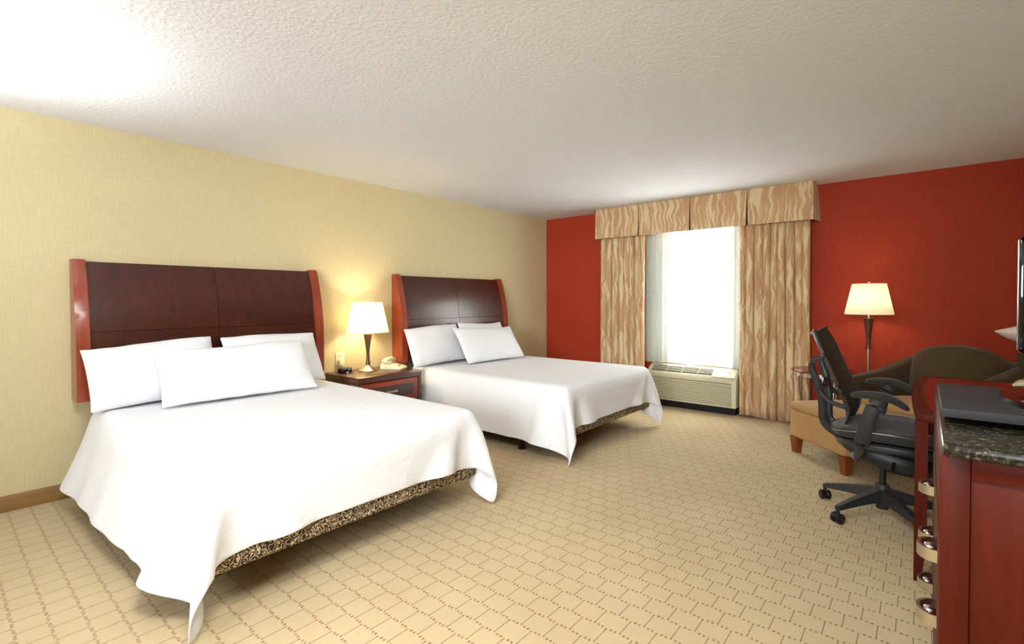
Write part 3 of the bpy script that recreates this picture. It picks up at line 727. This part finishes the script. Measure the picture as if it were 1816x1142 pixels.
# ------------------------------------------------------------------ desk group
def desk():
    t = thing('writing_desk', 'glossy red wooden writing desk with bowed front behind the dresser', 'desk', (4.6, 3.55, 0))
    ox, oy = 4.6, 3.55; y0, y1 = 2.845, 4.275; xb = 4.98; z1 = .76
    def outline(ins, r):
        a, b = y0+ins, y1-ins; pts = [(xb-ins-ox, a-oy)]
        n = 20; xf = lambda y: 4.226-.028*math.sin(PI*(y-y0)/(y1-y0))+ins
        pts += [(xf(a)+r-ox, a-oy)]
        for k in range(1, 6):
            an = PI/2*k/6; pts.append((xf(a)+r-r*math.sin(an)-ox, a+r-r*math.cos(an)-oy))
        for k in range(n+1):
            y = a+r+(b-a-2*r)*k/n; pts.append((xf(y)-ox, y-oy))
        for k in range(1, 6):
            an = PI/2*k/6; pts.append((xf(b)+r-r*math.cos(an)-ox, b-r+r*math.sin(an)-oy))
        pts += [(xf(b)+r-ox, b-oy), (xb-ins-ox, b-oy)]
        return pts
    prism('tabletop', outline(0, .035), z1-.034, z1, 'cherry', t, .005)
    prism('inlay_field', outline(.055, .05), z1-.002, z1+.0012, 'desk', t, .0006, seg=1)
    for (x, y) in ((4.252, 2.885), (4.252, 4.235), (4.94, 2.885), (4.94, 4.235)):
        lo, hi = x-.032-ox, x-.032+.045-ox
        vs = []
        for z, k in ((0, .55), (.16, 1), (z1-.034, 1)):
            # tapers on the inside only towards the foot
            xa, xbb = (lo, lo+.045*k) if x < 4.6 else (hi-.045*k, hi)
            ya, yb = (y-.032-oy, y-.032-oy+.064*k) if y < 3.5 else (y+.032-oy-.064*k, y+.032-oy)
            vs += [(xa, ya, z), (xbb, ya, z), (xbb, yb, z), (xa, yb, z)]
        f = [(3, 2, 1, 0), (8, 9, 10, 11)]
        for l in (0, 4):
            for k in range(4): f.append((l+k, l+(k+1) % 4, l+4+(k+1) % 4, l+4+k))
        raw('leg', vs, f, 'cherry', t, False)
    for y in (2.885, 4.235):
        box('end_apron', (4.285-ox, y-.012-oy, .64), (4.905-ox, y+.012-oy, z1-.034), 'cherry', t, .002)
        box('end_rail', (4.285-ox, y-.014-oy, .505), (4.905-ox, y+.014-oy, .545), 'cherry', t, .002)
    box('back_apron', (4.945-ox, 2.918-oy, .40), (4.965-ox, 4.202-oy, z1-.034), 'cherry', t, .002)
    dr = box('drawer', (4.262-ox, 2.925-oy, .655), (4.285-ox, 4.195-oy, z1-.036), 'cherry', t, .003)
    tube('pull', [(4.262-ox, -.06, .70), (4.247-ox, -.055, .70), (4.240-ox, 0, .70), (4.247-ox, .055, .70), (4.262-ox, .06, .70)], .008, 'silver', dr, 8, 3, (.4, 1))
desk()
telephone((4.76, 4.13, .7612), math.radians(170), 'ivory telephone on the red desk beside the desk lamp')
def desk_lamp():
    t = thing('desk_lamp', 'desk lamp with white dished glass shade on the red desk', 'lamp', (4.705, 3.80, .7612))
    lathe('base', [(0, 0), (.085, 0), (.087, .008), (.06, .02), (.012, .03), (0, .03)], 'steel', t)
    lathe('pole', [(.008, .025), (.008, .30)], 'steel', t, n=14)
    lathe('shade', [(.012, .268), (.06, .275), (.115, .298), (.158, .330), (.160, .334), (.156, .337), (.11, .352), (.05, .372), (.0, .378)], 'opal', t, n=48, cap=False)
    lathe('finial', [(0, .376), (.010, .378), (.008, .39), (0, .398)], 'steel', t, n=14)
desk_lamp()

def dresser():
    t = thing('dresser', 'red wooden dresser with dark granite top and arched pulls carrying television', 'dresser', (4.65, 2.20, 0))
    ox, oy = 4.65, 2.20; x0, x1, y0, y1, zt = 4.282, 5.0, 1.685, 2.735, .875
    B = lambda n, lo, hi, m, p=t, b=.003: box(n, (lo[0]-ox, lo[1]-oy, lo[2]), (hi[0]-ox, hi[1]-oy, hi[2]), m, p, b)
    B('body', (x0+.022, y0+.022, .0), (x1, y1-.022, zt-.004), 'cherry')
    for ya, yb in ((y0, y0+.0215), (y1-.0215, y1)):
        B('stile', (x0, ya, 0), (x0+.058, yb, zt), 'cherry'); B('stile', (x1-.058, ya, 0), (x1, yb, zt), 'cherry')
        B('rail', (x0+.0585, ya, zt-.058), (x1-.0585, yb, zt), 'cherry'); B('rail', (x0+.0585, ya, 0), (x1-.0585, yb, .10), 'cherry')
        ym = (ya+yb)/2
        B('end_panel', (x0+.059, ym-.002 if ya < 2 else ym-.006, .1005), (x1-.059, ym+.006 if ya < 2 else ym+.002, zt-.0585), 'cherry', t, .001)
    # front rails and drawers
    B('front_rail', (x0+.002, y0+.0225, .655), (x0+.0215, y1-.0225, zt), 'cherry')
    ym = (y0+y1)/2
    for ya, yb, yp in ((y0+.028, ym-.004, 1.86), (ym+.004, y1-.028, 2.47)):
        for z in (.55, .365, .18):
            d = B('drawer', (x0-.001, ya, z-.088), (x0+.0215, yb, z+.088), 'cherry', t, .004)
            yc = yp-oy; xx = x0-.001-ox; n = 14
            vs = []
            for k in range(n+1):
                an = PI*k/n; c, s = math.cos(an), math.sin(an)
                for rr in (1, .90):
                    for zz in (-.017, .017): vs.append((xx-.046*s*(rr if s > .05 else 1)+(.004 if rr < 1 and s > .5 else 0), yc-.052*c*rr, z+zz))
            f = []
            for k in range(n):
                a, b = 4*k, 4*k+4
                f += [(a, a+1, b+1, b), (a+2, b+2, b+3, a+3), (a+1, a+3, b+3, b+1), (a, b, b+2, a+2)]
            f += [(0, 2, 3, 1), (4*n, 4*n+1, 4*n+3, 4*n+2)]
            pl = raw('pull', vs, f, 'steel', d)
            ball('pull_knob', (xx-.016, yc, z), .019, 'chrome', pl)
    B('granite_top', (x0+.001, y0-.045, zt), (XR-.001, y1+.03, zt+.035), 'granite', t, .013).modifiers.clear()
dresser()
def tv_tray():
    t = thing('swivel_tray', 'charcoal swivel tray under the television on the granite dresser top', 'tray', (4.6, 2.19, .91))
    ox, oy = 4.6, 2.19
    lathe('turntable', [(0, 0), (.20, 0), (.20, .022), (0, .022)], 'black', t, n=40)
    box('tray_board', (4.288-ox, 1.90-oy, .020), (4.93-ox, 2.475-oy, .046), 'tray', t, .003)
tv_tray()
def television():
    t = thing('television', 'black flat television on glossy oval stand above the granite dresser', 'television', (4.60, 2.15, .956))
    ox, oy, oz = 4.60, 2.15, .956
    n = 48
    pts = [(.165*math.cos(2*PI*k/n), .05+.30*math.sin(2*PI*k/n)) for k in range(n)]
    prism('stand_base', pts, 0, .014, 'gloss', t, .005)
    box('stand_neck', (-.03, -.08, .012), (.02, .08, .10), 'gloss', t, .006)
    x0, x1, y0, y1, z0, z1 = 4.50-ox, 4.575-ox, 1.72-oy, 2.50-oy, 1.033-oz, 1.512-oz
    box('back_shell', (x0+.02, y0+.01, z0+.008), (x1, y1-.01, z1-.01), 'black', t, .015, 3)
    f = box('frame_bottom', (x0, y0, z0), (x0+.03, y1, z0+.058), 'gloss', t, .006, 3)
    box('frame_top', (x0, y0, z1-.028), (x0+.03, y1, z1), 'gloss', t, .006, 3)
    for a, b in ((y0, y0+.028), (y1-.028, y1)):
        s = box('frame_side', (x0, a, z0+.058), (x0+.03, b, z1-.028), 'gloss', t, .006, 3)
        box('silver_strip', (x0-.002, a+.010, z0+.06), (x0+.002, a+.015, z1-.03), 'silver', s, .0005)
    box('screen', (x0+.010, y0+.027, z0+.057), (x0+.022, y1-.027, z1-.027), 'screen', t, 0)
television()

# ------------------------------------------------------------------ task chair
def task_chair():
    t = thing('task_chair', 'black mesh-back task chair on five-star caster base pulled up to the desk', 'chair', (4.07, 3.57, 0), math.radians(-2))
    lathe('hub', [(0, .055), (.030, .055), (.033, .075), (.033, .10), (.040, .11), (.040, .165), (.034, .195), (0, .195)], 'chair', t, n=28)
    lathe('gas_column', [(.017, .19), (.017, .36)], 'black', t, n=18)
    for k in range(5):
        a = math.radians(163+72*k); c, s = math.cos(a), math.sin(a)
        sec = [(.03, .030, .105, .172), (.12, .026, .098, .152), (.22, .021, .088, .128), (.30, .018, .078, .106), (.322, .015, .074, .098)]
        vs = []
        for r, w, z0, z1 in sec:
            for ww, z in ((-w, z0), (w, z0), (w*.72, z1), (-w*.72, z1)): vs.append((r*c-ww*s, r*s+ww*c, z))
        f = [(0, 1, 2, 3), tuple(range(4*len(sec)-1, 4*len(sec)-5, -1))]
        for i in range(len(sec)-1):
            for j in range(4): f.append((4*i+j, 4*i+4+j, 4*i+4+(j+1) % 4, 4*i+(j+1) % 4))
        lg = raw('base_leg', vs, f, 'chair', t)
        cx, cy = .315*c, .315*s
        lathe('caster_stem', [(.010, .05), (.010, .085)], 'black', lg, (cx, cy, 0), 12)
        for q in (-1, 1):
            ax = a+.9+k*.7
            ux, uy = math.cos(ax)*q, math.sin(ax)*q
            tube('caster_wheel', [(cx+ux*.006, cy+uy*.006, .029), (cx+ux*.010, cy+uy*.010, .029), (cx+ux*.024, cy+uy*.024, .029), (cx+ux*.028, cy+uy*.028, .029)], [.027, .029, .029, .024], 'rubber', lg, 20)
        tube('caster_hood', [(cx-math.cos(a+.9+k*.7)*.007, cy-math.sin(a+.9+k*.7)*.007, .034), (cx+math.cos(a+.9+k*.7)*.007, cy+math.sin(a+.9+k*.7)*.007, .034)], .024, 'black', lg, 16)
    # tilt mechanism below the seat: a lofted housing
    sec = [(-.235, .03, .425, .475), (-.19, .07, .375, .455), (-.10, .11, .325, .44), (.0, .12, .288, .435), (.09, .12, .272, .42), (.17, .10, .275, .40), (.24, .07, .29, .385), (.27, .04, .31, .36)]
    vs = []; m = 12
    for x, w, z0, z1 in sec:
        for k in range(m):
            an = 2*PI*k/m; vs.append((x, w*math.copysign(abs(math.cos(an))**.7, math.cos(an)), (z0+z1)/2+(z1-z0)/2*math.copysign(abs(math.sin(an))**.7, math.sin(an))))
    f = [tuple(range(m))[::-1], tuple(len(vs)-m+k for k in range(m))]+[(i*m+k, i*m+(k+1) % m, (i+1)*m+(k+1) % m, (i+1)*m+k) for i in range(len(sec)-1) for k in range(m)]
    raw('tilt_housing', vs, f, 'chair', t, subsurf=1)
    tube('tension_knob', [(.17, -.09, .335), (.17, -.14, .335), (.17, -.155, .335)], [.02, .026, .02], 'black', t, 16)
    tube('lever', [(.06, -.08, .36), (.06, -.20, .345), (.07, -.25, .34)], .008, 'black', t, 10, 3)
    # seat: shell below, cushion above with waterfall front
    def seat(name, z0, z1, mat, ins, dome):
        nu, nv = 26, 26; V = []
        for lay in (0, 1):
            for i in range(nu):
                for j in range(nv):
                    u, v = -1+2*i/(nu-1), -1+2*j/(nv-1)
                    # square to superellipse
                    uu = u*math.sqrt(max(0, 1-.42*v*v)); vv = v*math.sqrt(max(0, 1-.42*u*u)); r = max(abs(u), abs(v))
                    x = .045+(.245-ins)*uu*1.22; y = (.25-ins)*vv*1.22
                    edge = r**6
                    ztop = z1-(z1-z0)*.48*edge+dome*(1-r*r)-.030*max(0, (x-.16)/.13)**2 if lay else z0+(z1-z0)*.10*edge-.028*max(0, (x-.16)/.13)**2
                    ztop += .030*max(0, (abs(y)-.17)/.08)**2*(1 if lay else .6)*.4
                    V.append((x, y, ztop))
        F = grid_faces(nu, nv, 0, True)+grid_faces(nu, nv, nu*nv); n2 = nu*nv
        rim = [i*nv for i in range(nu)]+[(nu-1)*nv+j for j in range(1, nv)]+[i*nv+nv-1 for i in range(nu-2, -1, -1)]+[j for j in range(nv-2, 0, -1)]
        for a, b in zip(rim, rim[1:]+rim[:1]): F.append((a, b, b+n2, a+n2))
        return raw(name, V, F, mat, t, subsurf=1), [V[n2+q] for q in rim]
    seat('seat_shell', .425, .492, 'chair', .018, 0)
    sc, rim = seat('seat', .485, .548, 'seat', 0, .012)
    bm = None
    tube('piping', [tuple(v) for v in rim]+[tuple(rim[0])], .0035, 'silver', sc, 6)
    # back: a perforated shell with a frame edge
    prof = [(-.360, 1.075), (-.338, 1.03), (-.308, .96), (-.272, .87), (-.235, .78), (-.205, .71), (-.183, .65), (-.172, .60), (-.176, .55), (-.196, .50), (-.217, .465)]
    hwid = [.175, .212, .226, .230, .230, .228, .220, .200, .155, .105, .075]
    pz = []; M_ = 36
    for i in range(M_):
        s = i/(M_-1)*(len(prof)-1); k = min(int(s), len(prof)-2); fr = s-k
        pz.append((prof[k][0]*(1-fr)+prof[k+1][0]*fr, prof[k][1]*(1-fr)+prof[k+1][1]*fr, hwid[k]*(1-fr)+hwid[k+1]*fr))
    V = []; nv = 19
    for i, (x, z, w) in enumerate(pz):
        for j in range(nv):
            v = -1+2*j/(nv-1); wrap = .045*v*v*min(1, max(0, (z-.5)/.15))
            V.append((x+wrap, w*v, z+(.018*v*v*(i == 0))-(.02*(1-v*v) if i == 0 else 0)))
    bk = raw('backrest', V, grid_faces(M_, nv), 'meshback', t, solid=.008, subsurf=1)
    for s in (0, nv-1): tube('back_frame', [V[i*nv+s] for i in range(0, M_)], .0075, 'chair', bk, 8)
    tube('back_frame', [V[j] for j in range(nv)], .007, 'chair', bk, 8)
    # spine of the back: lower yoke rising to an upper fork
    for s in (-1, 1):
        tube('spine_arm', [(-.215, s*.055, .462), (-.280, s*.075, .53), (-.288, s*.11, .66), (-.310, s*.14, .78), (-.335, s*.155, .86), (-.318, s*.17, .915), (-.272, s*.18, .925)], [.020, .024, .020, .020, .017, .014, .012], 'chair', t, 10, 5, (.75, 1.1))
    tube('spine_crossbar', [(-.308, -.135, .765), (-.300, -.07, .75), (-.297, 0, .745), (-.300, .07, .75), (-.308, .135, .765)], .020, 'chair', t, 8, 4, (1, .6))
    tube('lumbar_strap', [(-.300, -.125, .73), (-.245, -.155, .672), (-.152, -.19, .652)], .014, 'chair', t, 8, 4)
    tube('lumbar_strap', [(-.300, .125, .73), (-.245, .155, .672), (-.152, .19, .652)], .014, 'chair', t, 8, 4)
    tube('yoke', [(-.12, 0, .40), (-.19, 0, .425), (-.228, 0, .47)], [.05, .05, .035], 'chair', t, 10, 4, (1.3, .6))
    # arms
    for s in (-1, 1):
        y = s*.305
        tube('arm_post', [(-.105, s*.215, .385), (-.085, s*.262, .44), (-.052, y-s*.012, .55), (-.03, y, .65), (-.005, y, .715), (.005, y, .735)], [.026, .030, .030, .028, .030, .032], 'chair', t, 10, 5, (.42, 1.3))
        tube('arm_link', [(-.10, s*.08, .375), (-.105, s*.15, .378), (-.105, s*.222, .392)], .026, 'chair', t, 10, 3, (1, .8))
        ap = tube('armrest', [(-.118, y, .742), (-.10, y, .749), (-.05, y, .756), (.0, y, .756), (.045, y, .748), (.085, y-s*.006, .730), (.115, y-s*.012, .708), (.128, y-s*.015, .695)], [.012, .027, .033, .035, .035, .032, .026, .014], 'seat', t, 14, 4, (1.25, .62))
task_chair()

# ------------------------------------------------------------------ added fill panel on the ceiling, out of view, brightening beds and carpet
def added_fill_panel():
    t = thing('fill_light_panel', 'added flat white fill panel overhead over the carpet before the beds', 'added fill light', (3.5, .35, H))
    for s in (-1, 1):
        box('frame_side', (s*.58-.02, -.30, -.05), (s*.58+.02, .30, 0), 'white', t, .004)
        box('frame_end', (-.56, s*.32-.02, -.05), (.56, s*.32+.02, 0), 'white', t, .004)
    box('diffuser', (-.56, -.30, -.04), (.56, .30, -.03), shade_emit('fill_panel_glow', '#fffaf0', 6), t, .002)
added_fill_panel()

# ------------------------------------------------------------------ added uplighter out of view, standing in for flash bounced off the ceiling
def added_uplighter():
    t = thing('added_uplighter', 'added tall uplighter for the bright ceiling patch, beside the bed away from the window', 'lamp', (1.06, -.06, 0))
    lathe('base', [(0, 0), (.14, 0), (.142, .01), (.11, .024), (.02, .035), (0, .035)], 'steel', t)
    lathe('pole', [(.012, .03), (.012, 1.72)], 'steel', t, n=16)
    lathe('bowl', [(0, 1.70), (.03, 1.70), (.09, 1.73), (.15, 1.79), (.165, 1.82), (.16, 1.82), (.145, 1.795), (.085, 1.738), (.02, 1.71), (0, 1.71)], 'steel', t, n=40)
    d = bpy.data.lights.new('uplight', 'SPOT'); d.energy = 62; d.color = (.92, .96, 1); d.spot_size = math.radians(160); d.spot_blend = 1; d.shadow_soft_size = .07
    o = bpy.data.objects.new('uplight', d); COL.objects.link(o); o.parent = t; o.location = (0, 0, 1.80); o.rotation_euler = (PI, 0, 0)
added_uplighter()
